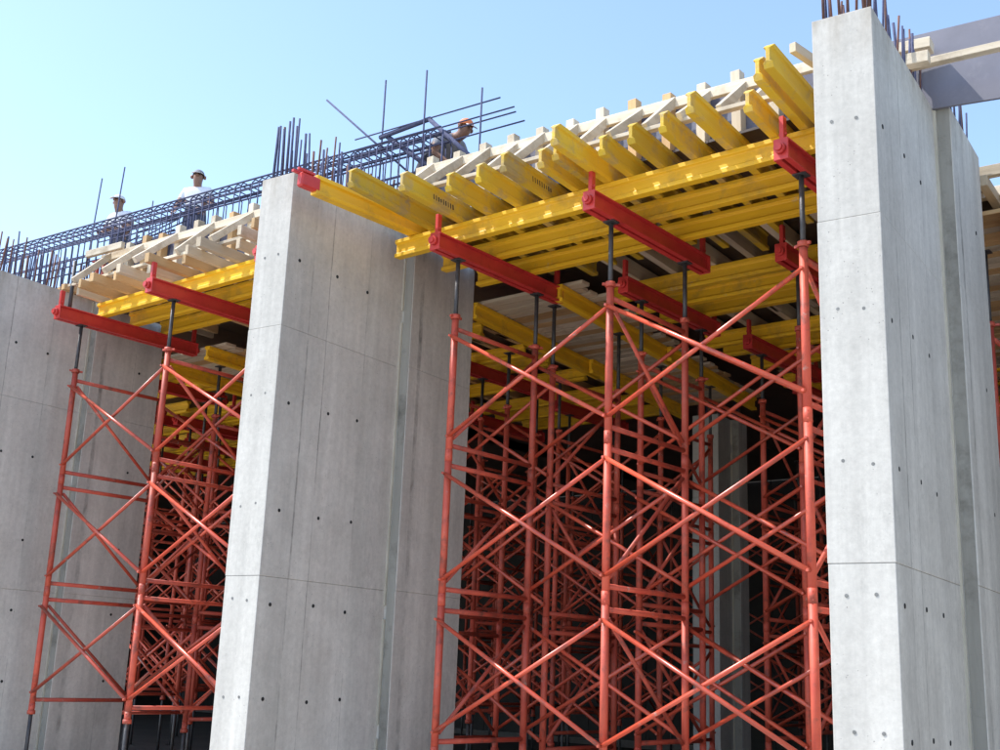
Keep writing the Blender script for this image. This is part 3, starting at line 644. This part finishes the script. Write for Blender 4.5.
for s_ in 'rl': RAD.update({'sh_' + s_: .07, 'up_' + s_: .062, 'el_' + s_: .044, 'wrist_' + s_: .03, 'hand_' + s_: (.042, .024), 'hip_' + s_: .095, 'knee_' + s_: .062, 'ankle_' + s_: .042, 'toe_' + s_: (.045, .032)})
def stand(el, hand, lean=0.0, turn=0.0):
    J = dict(pelvis=(0, 0, .95), waist=(0, -.02 * lean, 1.12), chest=(0, -.06 * lean, 1.33), neck=(0, -.09 * lean, 1.455), jaw=(0, -.03 - .1 * lean, 1.52), face=(0, -.02 - .11 * lean, 1.595), crown=(0, -.01 - .11 * lean, 1.67))
    for s_, sg in (('r', -1), ('l', 1)):
        J['sh_' + s_] = (sg * .17, -.06 * lean, 1.40); J['up_' + s_] = (sg * .215, -.05 * lean - .02, 1.27); J['el_' + s_] = (sg * el[0], el[1], el[2]); h_ = Vector((sg * hand[0], hand[1], hand[2])); e_ = Vector(J['el_' + s_])
        J['wrist_' + s_] = tuple(e_ + (h_ - e_) * .76); J['hand_' + s_] = tuple(h_)
        J['hip_' + s_] = (sg * .1, 0, .88); J['knee_' + s_] = (sg * .12, -.02, .49); J['ankle_' + s_] = (sg * .13, .02, .08); J['toe_' + s_] = (sg * .15, -.15, .035)
    return J
DKL = ZJ + JH + .004 + .021
worker('worker in a white shirt and grey visored cap, standing upright behind the rebar cage', (-11.30, 7.78, DKL + .25), .55, stand((.27, -.08, 1.12), (.2, -.28, 1.0)), RAD, EDG, MB_, 'cap_white', 'cap_grey', (0.2, -1, 0), 'shirt_white')
worker('worker in white shirt and white cap, mostly hidden behind the bundled bars', (-12.72, 7.70, DKL + .20), .25, stand((.26, -.12, 1.12), (.16, -.32, 1.08), 1), RAD, EDG, MB_, 'cap_white', 'cap_white', (0.0, -1, 0), 'shirt_white')
# bending worker, turned to the right
Jb = dict(pelvis=(0, .12, .92), waist=(0, -.04, 1.02), chest=(0, -.26, 1.11), neck=(0, -.40, 1.165), jaw=(0, -.49, 1.165), face=(0, -.545, 1.215), crown=(0, -.56, 1.295))
for s_, sg in (('r', -1), ('l', 1)):
    Jb['sh_' + s_] = (sg * .17, -.31, 1.13); Jb['up_' + s_] = (sg * .22, -.33, 1.02); Jb['el_' + s_] = (sg * .24, -.30, .93); Jb['wrist_' + s_] = (sg * .17, -.46, .78); Jb['hand_' + s_] = (sg * .15, -.52, .72)
    Jb['hip_' + s_] = (sg * .1, .1, .86); Jb['knee_' + s_] = (sg * .13, -.02, .48); Jb['ankle_' + s_] = (sg * .14, .1, .08); Jb['toe_' + s_] = (sg * .16, -.08, .035)
worker('worker in grey shirt and orange cap bending over the slab edge formwork', (-7.62, 7.98, ZT + .003), R(84), Jb, RAD, EDG, MB_, 'cap_white', 'cap_orange', (0, -1, -.25), 'shirt_grey').scale = (.87,) * 3

# ------------------------------------------------------------------ black walls added to keep light out from under the deck
def shade_wall(p0, p1, label):
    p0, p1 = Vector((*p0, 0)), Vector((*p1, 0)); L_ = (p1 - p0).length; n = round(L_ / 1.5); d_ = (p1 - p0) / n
    t = thing('added_shade_wall', (p0.x, p0.y, -1.4), label, 'wall')
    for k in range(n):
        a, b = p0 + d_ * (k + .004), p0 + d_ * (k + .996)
        MB().bar(a + Vector((0, 0, 1.5)), b + Vector((0, 0, 1.5)), .35 + random.uniform(0, .01), 5.8).build('panel', 'shade_black', t)
shade_wall((-30.2, 22.19), (8.4, 22.19), 'added black light-blocking wall far back under the deck')
shade_wall((-30.2, 7.2), (-30.2, 21.9), 'added black light-blocking side wall far beyond the pier under the rebar cage')
shade_wall((8.4, 9.4), (8.4, 21.9), 'added black light-blocking side wall far beyond the pier with the plywood panel')
deck([(-2.68, 8.2, 9.5, 22)], ZD, 'dark plywood deck beyond the pier with the plywood panel')
for (xx, yy, dz) in ((-11.30, 7.78, .25), (-12.72, 7.70, .20)):
    t = thing('work_platform', (xx, yy, DKL), 'low plank platform under the worker in ' + ('grey cap' if xx > -12 else 'white cap'), 'platform')
    for k in (-1, 0, 1): MB().box(xx - .7, xx + .7, yy + k * .15 - .07, yy + k * .15 + .07, DKL + dz - .032, DKL + dz - .002).build('plank', 'grey_x', t)
    for k in (-.5, .5): MB().box(xx + k - .04, xx + k + .04, yy - .22, yy + .22, DKL + .001, DKL + dz - .033).build('bearer', 'timber_y', t)
